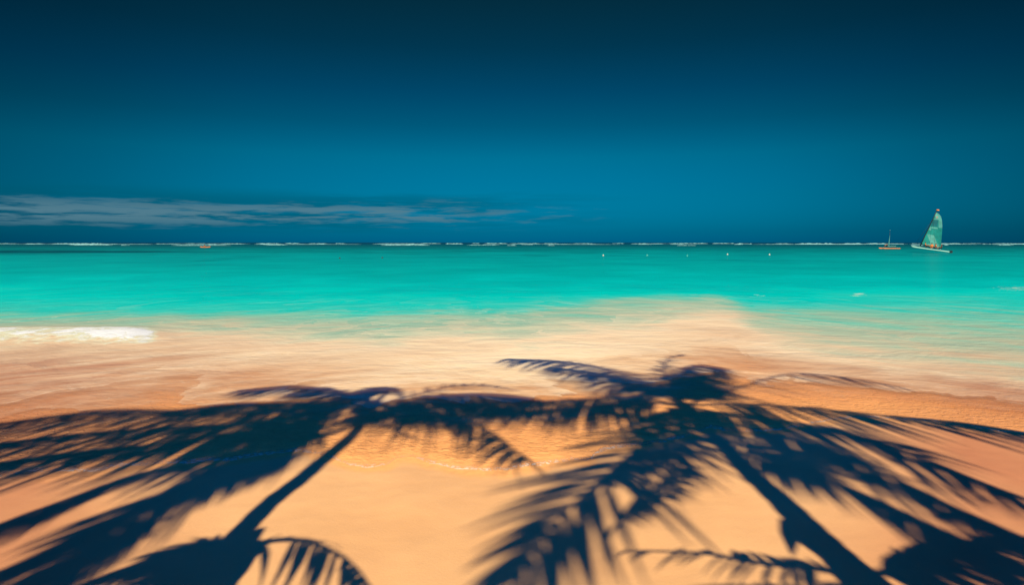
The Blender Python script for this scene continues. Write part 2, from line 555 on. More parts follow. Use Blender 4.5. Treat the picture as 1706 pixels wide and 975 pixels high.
def sea_z(x, y):
    yy = np.maximum(y, 1)
    v = (HY + 2000 / yy - 545) / 29.0
    px = CX + FPX * x / yy
    return 0.13 * np.exp(-((v - 0.45) / 0.38) ** 2) * np.clip((300 - px) / 80, 0, 1)


o = obj('beach', sheet('beach', rows, land_z, {'edge_shade': edge_shade_at}), M_SAND)
tag(o, kind='structure')
wrows = rows[rows > 5.0]
o = obj('sea', sheet('sea', wrows, sea_z, {'tone': tone_at, 'weed': weed_at, 'froth': froth_at, 'milk': milk_falloff_at}), M_WATER)
tag(o, kind='structure')

# ------------------------------------------------------------------ coconut palms (they stand behind the viewpoint; their shadows fall on the beach)
M_LEAF = mat("palm_leaf", lambda t, p, m: (
    t.put(p.inputs['Base Color'], t.mix(t.mapr(t.noise(t.new('ShaderNodeTexCoord').outputs['Object'], 1.3, 4), 0.35, 0.65), (0.035, 0.085, 0.02), (0.075, 0.13, 0.03))),
    setattr(p.inputs['Roughness'], 'default_value', 0.45)))


def bark_fn(t, p, m):
    co = t.new('ShaderNodeTexCoord').outputs['Object']
    x, y, z = t.sep(co)
    ring = t.math('SINE', t.math('ADD', t.math('MULTIPLY', z, 52.0), t.math('MULTIPLY', t.noise(co, 3.0, 3), 5.0)))
    n = t.noise(co, 18.0, 5, 0.65)
    c = t.mix(t.mapr(n, 0.3, 0.7), (0.14, 0.115, 0.09), (0.30, 0.255, 0.21))
    t.put(p.inputs['Base Color'], t.mix(t.mapr(ring, 0.7, 1.0, 0, 0.6), c, (0.09, 0.07, 0.055)))
    p.inputs['Roughness'].default_value = 0.9
    t.put(p.inputs['Normal'], t.bump(t.math('ADD', ring, n), 0.5, 0.02))


M_BARK = mat("palm_bark", bark_fn)
M_HUSK = paint("coconut_husk", (0.16, 0.17, 0.04), 0.5, 0.2, 4)
M_FIBRE = paint("palm_fibre", (0.17, 0.11, 0.06), 0.95, 0.25, 20)
TE = math.tan(SUN_EL)


def spline(P, n):
    P = [Vector(p) for p in P]
    Q = [P[0] * 2 - P[1]] + P + [P[-1] * 2 - P[-2]]
    out = []
    segs = len(P) - 1
    for i in range(n):
        u = i / (n - 1) * segs
        k = min(int(u), segs - 1); f = u - k
        a, b, c, d = Q[k], Q[k + 1], Q[k + 2], Q[k + 3]
        out.append(0.5 * ((2 * b) + (c - a) * f + (2 * a - 5 * b + 4 * c - d) * f * f + (3 * b - a - 3 * c + d) * f ** 3))
    return out


def frond(parent, crown, pts, drop, up=0.25, L=0.75, wide=0.042, n=54, droop=0.45, keep=1.0, split=0.30, start=0.10):
    """one feather leaf: a midrib that arches over the sand below it, with narrow leaflets on both sides"""
    cs = Vector((crown.x, crown.y + crown.z / TE, 0))
    g = [cs] + [on_ground(*q) for q in pts]
    flat = spline([(v.x, v.y, v.z) for v in g], 60)
    ln = [0.0]
    for a, b in zip(flat, flat[1:]): ln.append(ln[-1] + (b - a).length)
    rib = []
    for v, l in zip(flat, ln):
        s = l / ln[-1]
        z = crown.z + drop * s ** 1.8 + up * 4 * s * (1 - s)
        rib.append(Vector((v.x, v.y - (z - v.z) / TE, z)))
    arc = [0.0]
    for a, b in zip(rib, rib[1:]): arc.append(arc[-1] + (b - a).length)
    tot = arc[-1]
    mb = MB()
    mb.tube(rib[::2] + [rib[-1]], list(np.linspace(0.032, 0.006, len(rib[::2]) + 1)), 6)
    L *= 1.25; n = int(n * 1.6); wide *= 1.35
    r = random.Random(len(pts) * 131 + int(pts[-1][0]) * 7 + int(pts[-1][1]))
    gap = [r.random() for _ in range(8)]
    for side in (-1, 1):
        for i in range(n):
            s = start + (1 - start) * (i + r.uniform(-0.25, 0.25)) / (n - 1)
            s = min(max(s, 0.02), 0.995)
            if r.random() > keep: continue
            l = s * tot
            k = min(max(np.searchsorted(arc, l) - 1, 0), len(rib) - 2)
            f = (l - arc[k]) / max(arc[k + 1] - arc[k], 1e-6)
            p = rib[k].lerp(rib[k + 1], f)
            T = (rib[min(k + 2, len(rib) - 1)] - rib[max(k - 1, 0)]).normalized()
            S = T.cross(Vector((0, 0, 1)))
            if S.length < 0.1: S = Vector((1, 0, 0))
            S.normalize()
            U = S.cross(T).normalized()
            fw = R(20 + 36 * s + r.uniform(-7, 7))
            prof = 0.55 + 0.45 * math.sin(math.pi * min(1, s * 1.5 + 0.1)) if s < 0.6 else 1.0 - 0.62 * (s - 0.6) / 0.4
            ll = L * prof * r.uniform(0.85, 1.1)
            d = (S * side * math.cos(fw) + T * math.sin(fw) + U * split * r.uniform(0.5, 1.3)).normalized()
            w = T - d * T.dot(d); w.normalize()
            w = (w + U * r.uniform(-0.3, 0.3)).normalized()
            q = []
            m_ = 5
            dr = droop * r.uniform(0.75, 1.25)
            for j in range(m_ + 1):
                a = j / m_
                c = p + d * ll * (a - 0.18 * dr * a * a) + Vector((0, 0, -1)) * ll * dr * a * a
                hw = wide * 0.5 * (0.55 + 1.1 * a) if a < 0.35 else wide * 0.5 * (0.93 - 0.86 * (a - 0.35) / 0.65)
                q += [c - w * hw, c + w * hw]
            mb.add(q, [(2 * j, 2 * j + 1, 2 * j + 3, 2 * j + 2) for j in range(m_)])
    me = mesh('frond', mb.v, mb.f)
    # put the leaf's mesh into the palm's own space
    me.transform(Matrix.Translation(-parent.location))
    return obj('frond', me, M_LEAF, parent)


def palm(label, H, crown_px, trunk_px, rad, base_lean=0.25, group=None, stub=None):
    c = on_ground(*crown_px)
    crown = Vector((c.x, c.y - (H - c.z) / TE, H))
    # trunk: from the crown down its own shadow line, then to the sand behind the viewpoint
    line = [crown - Vector((0, 0, 0.05))]
    for (px, py, h) in trunk_px:
        g = on_ground(px, py)
        line.append(Vector((g.x, g.y - (h - g.z) / TE, h)))
    last = line[-1]
    bx, by = last.x + base_lean * 0.2, last.y - base_lean
    gz = lz(bx, by)
    line.append(Vector((bx, by, gz - 0.15)))
    root = empty('coconut_palm', (bx, by, gz))
    tag(root, label, 'palm tree', group)
    pts = spline(line, 40)
    top, bot = rad
    rs = [top + (bot - top) * (i / 39) for i in range(40)]
    rs[-1] *= 1.5; rs[-2] *= 1.28; rs[-3] *= 1.12
    rs = [q * (1 + 0.05 * math.sin(i * 2.1)) for i, q in enumerate(rs)]
    mb = MB(); mb.tube(pts, rs, 14)
    me = mesh('trunk', mb.v, mb.f); me.transform(Matrix.Translation(-root.location))
    obj('trunk', me, M_BARK, root)
    # fibrous heart the leaves spring from, with a young spear leaf
    mb = MB()
    mb.tube([crown + Vector((0, 0, -0.45)), crown + Vector((0, 0, -0.2)), crown + Vector((0, 0, 0.08)), crown + Vector((0, 0, 0.3))], [top, top * (1.35 if H > 5 else 1.05), top * (1.3 if H > 5 else 0.9), top * 0.4], 12)
    me = mesh('crown_sheath', mb.v, mb.f); me.transform(Matrix.Translation(-root.location))
    obj('crown_sheath', me, M_FIBRE, root)
    mb = MB()
    if H > 5: mb.tube([crown + Vector((0, 0, 0.2)), crown + Vector((0.03, 0.02, 0.2 + 0.05 * H)), crown + Vector((0.1, 0.05, 0.25 + 0.085 * H))], [0.045, 0.03, 0.006], 8)
    me = mesh('spear_leaf', mb.v, mb.f); me.transform(Matrix.Translation(-root.location))
    if H > 5: obj('spear_leaf', me, M_LEAF, root)
    return root, crown, pts


def nuts(root, crown, n, seed):
    r = random.Random(seed)
    for i in range(n):
        a = i * 2.4 + r.random()
        mb = MB()
        mb.ball((0, 0, 0), 0.105, (0.9, 0.9, 1.15), 8)
        o_ = mb.build('coconut', M_HUSK, root)
        o_.location = crown - root.location + Vector((math.cos(a) * 0.2, math.sin(a) * 0.2, -0.28 - r.random() * 0.16))


# --- the palm on the right
pr, cr, tr_ = palm('straight tall coconut palm behind the viewpoint that throws the right trunk shadow', 7.2, (1140, 676),
                   [(1197, 734, 6.25), (1243, 783, 5.45), (1300, 835, 4.6), (1345, 880, 3.95), (1393, 925, 3.4), (1434, 961, 3.0)], (0.088, 0.122), 1.3)
F = lambda pts, drop, **k: frond(pr, cr, pts, drop, **k)
HANG = dict(split=-0.55, droop=0.55)
F([(1090, 645), (1030, 622), (943, 603), (846, 598)], -0.5, up=0.35, split=-0.45, droop=0.5, L=0.82)
F([(1060, 661), (998, 664), (888, 667), (740, 668)], -0.9, up=0.45, L=0.72, **HANG)
F([(1065, 668), (1000, 675), (900, 682), (790, 686)], -1.1, up=0.45, L=0.55, **HANG)
F([(1085, 652), (1040, 634), (985, 621), (920, 612)], -0.5, up=0.35, split=-0.45, droop=0.5, L=0.75)
F([(1130, 646), (1160, 626), (1190, 622)], -0.2, up=0.4, droop=0.5, split=-0.4, L=0.75, n=56)
F([(1135, 650), (1150, 634), (1172, 628), (1195, 634)], -0.3, up=0.4, droop=0.5, split=-0.3, L=0.60, n=50)
F([(1128, 648), (1138, 622), (1170, 608), (1205, 618)], -0.2, up=0.5, droop=0.5, split=-0.3, L=0.72, n=50)
F([(1120, 640), (1105, 618), (1115, 598), (1140, 592)], 0.1, up=0.5, droop=0.4, L=0.35, n=30, keep=0.6)
F([(1200, 655), (1262, 636), (1320, 623), (1400, 628), (1500, 645)], -0.8, up=0.45, split=-0.5, droop=0.5, L=0.62, keep=0.45, n=40, wide=0.034)
F([(1220, 672), (1330, 678), (1450, 690), (1596, 703), (1720, 722)], -0.9, up=0.5, L=0.78, keep=0.85, **HANG)
F([(1215, 690), (1330, 706), (1440, 730), (1560, 772), (1700, 832)], -1.2, up=0.5, L=0.74, **HANG)
F([(1200, 698), (1300, 726), (1420, 770), (1540, 820), (1700, 905)], -1.5, up=0.5, L=0.56, start=0.34, n=44, **HANG)
F([(1185, 704), (1272, 742), (1377, 772), (1500, 810), (1660, 880)], -1.5, up=0.5, split=-0.3, droop=0.4, L=0.42, n=30, keep=0.8, start=0.2)
F([(1200, 716), (1300, 765), (1420, 815), (1560, 880), (1700, 960)], -1.9, up=0.5, split=-0.3, droop=0.45, L=0.60, start=0.42)
F([(1110, 708), (1060, 752), (1011, 794), (964, 832), (922, 883), (850, 990)], -0.8, up=0.35, droop=0.24, split=0.0, L=0.95, keep=1.0, wide=0.085, n=14, start=0.3)
F([(1110, 706), (1070, 742), (1030, 775), (1000, 800)], -1.7, up=0.35, droop=0.45, split=-0.2, L=0.62, n=40)
F([(1130, 716), (1100, 752), (1078, 790), (1058, 830), (1040, 865)], -1.6, up=0.4, droop=0.3, split=-0.05, L=0.70, n=28)
F([(1140, 722), (1130, 765), (1118, 800), (1110, 830)], -1.8, up=0.4, droop=0.3, split=0.0, L=0.62, n=24)
nuts(pr, cr, 7, 1)
# a broken leaf base sticking out of the trunk
mb = MB()
q = min(tr_, key=lambda v: abs(v.z - 4.0))
mb.tube([q + Vector((0.03, 0, 0.08)), q + Vector((-0.08, 0.0, 0.0)), q + Vector((-0.17, 0.0, -0.12)), q + Vector((-0.27, -0.02, -0.32))], [0.09, 0.085, 0.055, 0.008], 8)
me = mesh('leaf_stub', mb.v, mb.f); me.transform(Matrix.Translation(-pr.location))
obj('leaf_stub', me, M_FIBRE, pr)

# --- the palm on the left
pl, cl, tl_ = palm('curved tall coconut palm behind the viewpoint that throws the left trunk shadow', 6.9, (622, 676),
                   [(588, 722, 6.05), (546, 761, 5.3), (500, 800, 4.6), (454, 835, 4.05), (404, 885, 3.4), (369, 927, 2.9), (345, 965, 2.5)], (0.068, 0.098), 1.3)
F = lambda pts, drop, **k: frond(pl, cl, pts, drop, **k)
F([(670, 668), (740, 658), (820, 656), (900, 664)], -0.7, up=0.45, L=0.62, **HANG)
F([(665, 674), (735, 670), (800, 672), (860, 682)], -0.9, up=0.45, L=0.55, **HANG)
F([(650, 676), (690, 680), (740, 690), (780, 706)], -1.1, up=0.4, split=-0.4, droop=0.5, L=0.45, n=40)
F([(660, 680), (700, 686), (769, 696), (827, 724), (876, 766)], -1.5, up=0.5, split=-0.4, droop=0.5, L=0.66, keep=0.75, n=34, wide=0.042)
F([(655, 668), (700, 656), (750, 645), (800, 643), (862, 651)], -0.5, up=0.4, droop=0.35, L=0.28, keep=0.4, n=36, wide=0.03)
F([(615, 662), (618, 650), (640, 645), (668, 648)], -0.1, up=0.5, droop=0.5, split=-0.3, L=0.5, n=44)
F([(585, 660), (540, 648), (480, 643), (400, 650)], -0.5, up=0.4, split=-0.4, droop=0.5, L=0.52)
F([(560, 670), (470, 670), (385, 672), (290, 682)], -0.8, up=0.45, L=0.58, **HANG)
F([(540, 676), (400, 686), (260, 682), (150, 684), (-20, 706)], -1.0, up=0.5, L=1.0, n=66, **HANG)
F([(560, 694), (420, 716), (270, 738), (120, 752), (-40, 776)], -1.3, up=0.5, L=0.80, n=60, start=0.22, **HANG)
F([(575, 714), (480, 746), (360, 790), (230, 850), (60, 925), (-80, 990)], -2.0, up=0.5, split=-0.3, droop=0.45, L=0.5, start=0.40, n=44)
F([(545, 684), (410, 704), (260, 712), (120, 722), (-40, 742)], -1.15, up=0.5, L=0.85, n=60, **HANG)
F([(562, 712), (440, 764), (310, 830), (180, 905), (40, 1000)], -2.0, up=0.5, split=-0.25, droop=0.4, L=0.52, start=0.42, n=40)
F([(560, 706), (450, 742), (340, 768), (230, 790), (100, 836), (-30, 895)], -1.8, up=0.5, split=-0.3, droop=0.5, L=0.60, start=0.30)
F([(570, 714), (470, 748), (380, 776), (290, 812), (210, 865), (90, 960)], -2.2, up=0.5, split=-0.25, droop=0.4, L=0.60, start=0.38, n=44)
F([(610, 694), (630, 702), (655, 712), (690, 728)], -1.2, up=0.3, droop=0.4, split=-0.2, L=0.34, n=20, keep=0.5)
nuts(pl, cl, 6, 2)

# --- two younger palms lower down
py, cy, _ = palm('young short coconut palm behind the viewpoint whose fronds shade the lower left sand', 3.3, (395, 925),
                 [(380, 960, 2.7)], (0.075, 0.11), 0.5)
F = lambda pts, drop, **k: frond(py, cy, pts, drop, **k)
F([(435, 906), (480, 900), (530, 908), (585, 940), (625, 990)], -0.55, up=0.22, droop=0.45, split=-0.35, L=0.32, keep=0.55, n=16, wide=0.045)
F([(340, 908), (270, 930), (200, 950), (110, 985)], -0.4, up=0.2, droop=0.4, split=-0.2, L=0.26, n=40)
F([(330, 945), (240, 985), (120, 1040)], -0.5, up=0.2, droop=0.4, split=-0.2, L=0.34, n=40)

pz, cz, _ = palm('young leaning coconut palm behind the viewpoint whose fronds shade the lower right sand', 3.5, (1440, 968),
                 [(1470, 1010, 2.9)], (0.075, 0.11), 0.5)
F = lambda pts, drop, **k: frond(pz, cz, pts, drop, **k)
F([(1370, 950), (1260, 938), (1160, 922), (1040, 918)], -0.4, up=0.22, droop=0.3, split=-0.1, L=0.24, keep=0.6, n=26)
F([(1350, 985), (1220, 978), (1100, 985)], -0.4, up=0.2, droop=0.4, split=-0.2, L=0.26, keep=0.5, n=24)
F([(1530, 930), (1610, 905), (1730, 895)], -0.2, up=0.25, droop=0.45, split=-0.2, L=0.40)

# ------------------------------------------------------------------ foam
def foam_fn(col):
    def f(t, p, m):
        pos = t.new('ShaderNodeNewGeometry').outputs['Position']
        n = t.noise(pos, 7.0, 6, 0.7)
        t.put(p.inputs['Base Color'], t.mix(t.mapr(n, 0.3, 0.6), tuple(v * 0.72 for v in col), col))
        p.inputs['Roughness'].default_value = 0.9
        p.inputs['Specular IOR Level'].default_value = 0.1
        t.put(p.inputs['Normal'], t.bump(n, 0.6, 0.05))
    return f


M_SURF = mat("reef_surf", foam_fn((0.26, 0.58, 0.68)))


def breakers():
    segs = []
    far_ = [(-60, 30), (38, 76), (80, 180), (258, 300), (305, 348), (365, 410), (425, 470), (474, 500), (515, 546), (560, 575), (620, 697), (700, 735), (742, 772), (786, 800),
            (806, 846), (850, 900), (905, 930), (955, 990), (1020, 1040), (1050, 1105), (1112, 1180), (1186, 1225), (1228, 1254), (1288, 1318), (1325, 1395), (1400, 1436), (1440, 1480), (1484, 1506),
            (1515, 1536), (1562, 1600), (1604, 1640), (1650, 1706), (1706, 1760)]
    near_ = [(112, 187), (285, 385), (296, 340), (633, 716), (640, 660), (778, 832), (845, 860), (912, 924), (1128, 1160), (1518, 1537), (1570, 1582), (1655, 1690), (205, 215), (440, 480)]
    r = random.Random(4)
    mb = MB()
    def ridge(a, b, dy, hh):
        Y = 2000.0 / dy
        n = max(8, int((b - a) * 1.2))
        x0, x1 = (a - CX) / FPX * Y, (b - CX) / FPX * Y
        sd = r.uniform(0, 50)
        rings = []
        for i in range(n + 1):
            u = i / n
            x = x0 + (x1 - x0) * u
            e = min(1, min(u, 1 - u) * 6 + 0.08)
            z = 0.72 * hh * e * (0.70 + 0.6 * noise.fractal(Vector((i * 0.16, sd, 0)), 1.0, 2.0, 3))
            z = max(z, 0.05)
            yy = Y + 0.012 * Y * noise.noise(Vector((u * 4, sd, 2)))
            rings.append([(x, yy - z * 2.2, -0.05), (x, yy - z * 0.9, z * 0.75), (x, yy, z), (x, yy + z * 0.8, z * 0.7), (x, yy + z * 3, -0.05)])
        mb.loft(rings)
    for a, b in far_:
        ridge(a, b, 2.3 + r.uniform(-0.4, 0.5), r.uniform(0.75, 1.5))
        if r.random() < 0.5:
            c = r.uniform(a, b); ridge(c, c + (b - a) * 0.4, 3.2 + r.uniform(-0.3, 0.5), r.uniform(0.4, 0.9))
    for a, b in near_:
        ridge(a, b, 4.9 + r.uniform(-0.5, 0.4), r.uniform(0.35, 0.75))
    for a in range(-80, 1740, 140):
        c = a + r.uniform(0, 90); ridge(c, c + r.uniform(60, 220), r.uniform(2.0, 3.4), r.uniform(0.22, 0.5))
    o_ = mb.build('surf', M_SURF, None)
    tag(o_, 'broken white line of surf on the far reef under the horizon', 'surf', kind='stuff')


breakers()

# ------------------------------------------------------------------ people
M_SKIN = paint("skin", (0.36, 0.17, 0.09), 0.6, 0.1, 12)
M_DARK = paint("dark_cloth", (0.012, 0.03, 0.045), 0.9, 0.2, 14)
M_ORANGE_CLOTH = paint("orange_cloth", (0.80, 0.24, 0.06), 0.85, 0.12, 14)
M_HAIR = paint("hair", (0.02, 0.015, 0.012), 0.8, 0.2, 30)


def skin_mesh(name, joints, edges, radii, sub=2):
    me = bpy.data.meshes.new(name)
    me.from_pydata(joints, edges, [])
    tmp = bpy.data.objects.new(name + '_tmp', me)
    COL.objects.link(tmp)
    md = tmp.modifiers.new('skin', 'SKIN')
    md.use_smooth_shade = True
    for v, rr in zip(me.skin_vertices[0].data, radii):
        v.radius = (rr, rr) if not hasattr(rr, '__len__') else rr
    me.skin_vertices[0].data[0].use_root = True
    ss = tmp.modifiers.new('sub', 'SUBSURF'); ss.levels = sub; ss.render_levels = sub
    dg = bpy.context.evaluated_depsgraph_get()
    res = bpy.data.meshes.new_from_object(tmp.evaluated_get(dg))
    bpy.data.objects.remove(tmp)
    bpy.data.meshes.remove(me)
    res.name = name
    return res


def seated(label, loc, rotz, shirt, shorts, lean=0.0, group=None, arms='rest'):
    """seated figure facing its own +X, sitting at its own z = 0"""
    root = empty('person', loc, (0, 0, rotz))
    tag(root, label, 'person', group)
    L = lean
    hand = {'rest': ((0.16, 0.27, 0.34), (0.36, 0.22, 0.40)), 'paddle': ((0.20, 0.30, 0.36), (0.40, 0.34, 0.42)), 'back': ((-0.12, 0.30, 0.30), (-0.22, 0.33, 0.05))}[arms]
    J = [(0, 0, 0.11), (-0.02 - L * .3, 0, 0.30), (-0.03 - L * .7, 0, 0.48), (-0.02 - L, 0, 0.60), (0.0 - L, 0, 0.69), (0.02 - L, 0, 0.78), (0.02 - L, 0, 0.86)]
    E = [(0, 1), (1, 2), (2, 3), (3, 4), (4, 5), (5, 6)]
    RR = [(0.15, 0.12), (0.14, 0.10), (0.17, 0.11), (0.06, 0.055), (0.075, 0.085), (0.085, 0.10), (0.06, 0.07)]
    for sg in (1, -1):
        b = len(J)
        J += [(0.10, 0.10 * sg, 0.10), (0.40, 0.16 * sg, 0.40), (0.60, 0.15 * sg, 0.07), (0.74, 0.15 * sg, 0.04)]
        E += [(0, b), (b, b + 1), (b + 1, b + 2), (b + 2, b + 3)]
        RR += [0.095, 0.062, 0.042, 0.035]
        b = len(J)
        e, h = hand
        J += [(-0.03 - L * .8, 0.19 * sg, 0.54), (e[0] - L * .5, e[1] * sg, e[2]), (h[0] - L * .4, h[1] * sg, h[2]), (h[0] + 0.08 - L * .4, h[1] * sg, h[2])]
        E += [(2, b), (b, b + 1), (b + 1, b + 2), (b + 2, b + 3)]
        RR += [0.062, 0.045, 0.034, 0.032]
    obj('body', skin_mesh('body', J, E, RR), M_SKIN, root)
    tj = J[:3] + [(-0.02 - L, 0, 0.57), (-0.03 - L * .8, 0.20, 0.54), (-0.03 - L * .8, -0.20, 0.54), (0.06 - L * .6, 0.25, 0.42), (0.06 - L * .6, -0.25, 0.42)]
    obj('shirt', skin_mesh('shirt', tj, [(0, 1), (1, 2), (2, 3), (2, 4), (2, 5), (4, 6), (5, 7)], [(0.165, 0.135), (0.16, 0.125), (0.19, 0.135), 0.07, 0.08, 0.08, 0.065, 0.065]), shirt, root)
    sj = [(0, 0, 0.11), (0.10, 0.10, 0.105), (0.30, 0.14, 0.30), (0.10, -0.10, 0.105), (0.30, -0.14, 0.30)]
    obj('shorts', skin_mesh('shorts', sj, [(0, 1), (1, 2), (0, 3), (3, 4)], [(0.17, 0.13), 0.11, 0.085, 0.11, 0.085]), shorts, root)
    mb = MB(); mb.ball((-0.005 - L, 0, 0.835), 0.105, (1.0, 0.9, 0.85), 8)
    obj('hair', mesh('hair', mb.v, mb.f), M_HAIR, root)
    return root


# ------------------------------------------------------------------ boats
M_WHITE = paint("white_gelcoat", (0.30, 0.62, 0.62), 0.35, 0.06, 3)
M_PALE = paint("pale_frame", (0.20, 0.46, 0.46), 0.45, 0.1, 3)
M_BLACK = paint("dark_metal", (0.012, 0.022, 0.03), 0.5, 0.15, 5)
M_ORANGE = paint("orange_hull", (0.74, 0.25, 0.085), 0.45, 0.08, 4)
M_SAIL = paint("sailcloth", (0.0, 0.235, 0.25), 0.8, 0.10, 0.9)
M_SAIL2 = paint("pale_sail_panel", (0.075, 0.34, 0.355), 0.8, 0.10, 1.2)
M_SAIL3 = paint("blue_sail_panel", (0.0, 0.14, 0.20), 0.8, 0.10, 1.2)
M_MARK = paint("sail_mark", (0.28, 0.32, 0.30), 0.8, 0.1, 2)
M_NET = paint("trampoline_net", (0.02, 0.06, 0.07), 0.9, 0.1, 20)


def hull_mb(L, w, d, y=0.0, z=0.0, rocker=0.12, n=22):
    """slender hull along X, bow at +L/2, deck at z + d"""
    rings = []
    for i in range(n + 1):
        u = i / n
        x = -L / 2 + L * u
        prof = (min(1, 0.55 + u * 2.2) if u < 0.2 else 1.0) * (1 - max(0, (u - 0.45) / 0.55) ** 2.4 * 0.97)
        hw = w / 2 * prof
        keel = z + rocker * ((2 * u - 0.9) ** 2) * 0.6 + max(0, (u - 0.86) / 0.14) ** 2 * d * 0.55
        deck = z + d + 0.16 * max(0, u - 0.4) ** 2 * 2
        rings.append([(x, y, keel), (x, y + hw * 0.62, keel + (deck - keel) * 0.28), (x, y + hw, keel + (deck - keel) * 0.72), (x, y + hw * 0.8, deck), (x, y, deck + 0.03),
                      (x, y - hw * 0.8, deck), (x, y - hw, keel + (deck - keel) * 0.72), (x, y - hw * 0.62, keel + (deck - keel) * 0.28)])
    m_ = MB(); m_.loft(rings)
    return m_


def catamaran():
    x, y = ground_xy(1549, 421.2)
    root = empty('sailing_catamaran', (x, y, 0.30))
    root.rotation_euler = (Matrix.Rotation(R(146), 3, 'Z') @ Matrix.Rotation(R(-9.0), 3, 'Y')).to_euler()
    tag(root, 'white two hulled sailing catamaran with tall teal sail and crew aboard', 'sailboat')
    for s in (1, -1):
        hb = hull_mb(6.1, 0.36, 0.24, y=1.2 * s, z=0.20, rocker=0.05)
        h = hb.build('hull', M_WHITE, root)
        # dark transom with its rudder
        tb = MB(); tb.box((-3.16, 1.2 * s, 0.33), (0.30, 0.24, 0.24))
        tb.build('stern_cap', M_BLACK, h, False)
        rb = MB()
        rb.loft([[(-3.20, 1.2 * s - .03, 0.62), (-3.20, 1.2 * s + .03, 0.62), (-3.50, 1.2 * s + .03, 0.62), (-3.50, 1.2 * s - .03, 0.62)],
                 [(-3.26, 1.2 * s - .02, -0.65), (-3.26, 1.2 * s + .02, -0.65), (-3.47, 1.2 * s + .02, -0.65), (-3.47, 1.2 * s - .02, -0.65)]])
        rb.build('rudder', M_BLACK, root, False)
    for xx in (1.70, -1.55):
        b = MB(); b.tube([(xx, -1.15, 0.68), (xx, 1.15, 0.68)], 0.055, 10); b.build('cross_beam', M_PALE, root)
    b = MB(); b.box((0.08, 0, 0.66), (3.1, 2.1, 0.03)); b.build('trampoline', M_NET, root, False)
    b = MB(); b.tube([(-3.4, -1.15, 0.66), (-3.4, 1.15, 0.66)], 0.03, 8); b.tube([(-3.4, 0, 0.66), (-2.0, 0.1, 0.95)], 0.02, 6); b.build('tiller', M_BLACK, root)
    # raked mast with an orange float at its head
    m0 = Vector((1.70, 0, 0.66)); m1 = Vector((0.10, 0, 7.95))
    mast = lambda t: m0.lerp(m1, t)
    b = MB(); b.tube([mast(t) for t in (0, 0.25, 0.5, 0.75, 1)], [0.085, 0.085, 0.08, 0.072, 0.06], 10)
    mo = b.build('mast', M_BLACK, root)
    b = MB(); b.ball((m1.x - 0.12, 0, m1.z + 0.06), 0.2, (1.35, 0.8, 0.8), 8); b.build('mast_float', M_ORANGE, mo)
    # stays
    b = MB()
    top = mast(0.78)
    for e in ((2.7, 1.15, 0.62), (2.7, -1.15, 0.62), (-0.7, 1.18, 0.6), (-0.7, -1.18, 0.6)):
        b.tube([top, e], 0.012, 5)
    b.build('stay', M_BLACK, root)
    # sail: rows from foot to head, luff on the mast, leech bulging aft
    rowsN, colsN = 28, 14
    LE = [(0.0, 3.15), (0.12, 2.95), (0.3, 2.62), (0.5, 2.22), (0.65, 1.88), (0.8, 1.45), (0.90, 1.05), (0.955, 0.62), (1.0, 0.06)]
    def chord(t): return float(np.interp(t, [a for a, _ in LE], [b_ for _, b_ in LE]))
    def spt(t, u, off=0.0):
        p = mast(0.075 + 0.84 * t)
        c = chord(t)
        z = p.z - (0.32 * u if t < 0.001 else 0.32 * u * (1 - t) ** 2) + 0.32 * u * t ** 3
        belly = -0.30 * math.sin(math.pi * u ** 0.8) * (0.4 + 0.6 * math.sin(math.pi * min(1, t + 0.15))) - 0.25 * u * t
        return Vector((p.x - c * u, p.y + belly + off, z))
    def panel(name, m_, t0, t1, ua, ub, par, off):
        vs, fs = [], []
        n_, k_ = 10 if par is not root else rowsN, 8 if par is not root else colsN
        for s_ in (1, -1):
            bs = len(vs)
            for i in range(n_ + 1):
                t = t0 + (t1 - t0) * i / n_
                f = i / n_
                a = ua[0] + (ua[1] - ua[0]) * f; b_ = ub[0] + (ub[1] - ub[0]) * f
                for j in range(k_ + 1):
                    vs.append(spt(t, a + (b_ - a) * j / k_, off * s_))
            for i in range(n_):
                for j in range(k_):
                    q = bs + i * (k_ + 1) + j
                    fs.append((q, q + 1, q + k_ + 2, q + k_ + 1) if s_ == 1 else (q, q + k_ + 1, q + k_ + 2, q + 1))
        return obj(name, mesh(name, vs, fs), m_, par)
    sl = panel('sail', M_SAIL, 0, 1, (0, 0), (1, 1), root, 0.008)
    panel('head_panel', M_SAIL2, 0.82, 0.995, (0.35, 0.0), (1.0, 1.0), sl, 0.022)
    panel('head_panel', M_SAIL2, 0.80, 0.84, (0.15, 0.15), (1.0, 1.0), sl, 0.026)
    panel('leech_panel', M_SAIL2, 0.57, 0.80, (0.72, 0.66), (1.0, 1.0), sl, 0.022)
    panel('luff_panel', M_SAIL3, 0.60, 0.80, (0.05, 0.05), (0.62, 0.6), sl, 0.022)
    panel('sail_emblem', M_MARK, 0.85, 0.91, (0.28, 0.3), (0.62, 0.6), sl, 0.034)
    panel('batten_band', M_SAIL2, 0.525, 0.575, (0.06, 0.08), (0.66, 0.66), sl, 0.022)
    panel('batten_band', M_SAIL2, 0.46, 0.525, (0.06, 0.06), (0.26, 0.20), sl, 0.022)
    panel('diagonal_stripe', M_SAIL2, 0.03, 0.33, (0.52, 0.08), (0.90, 0.52), sl, 0.022)
    panel('foot_panel', M_SAIL2, 0.0, 0.10, (0.25, 0.5), (0.98, 0.85), sl, 0.027)
    b = MB(); b.tube([spt(0, 0) + Vector((0, 0, -.08)), spt(0, 1) + Vector((-0.05, 0, -.1))], 0.05, 8); b.build('boom', M_BLACK, root)
    return root


cat_ = catamaran()
bpy.context.view_layer.update()
CM = cat_.matrix_world


def aboard(local):
    return CM @ Vector(local)


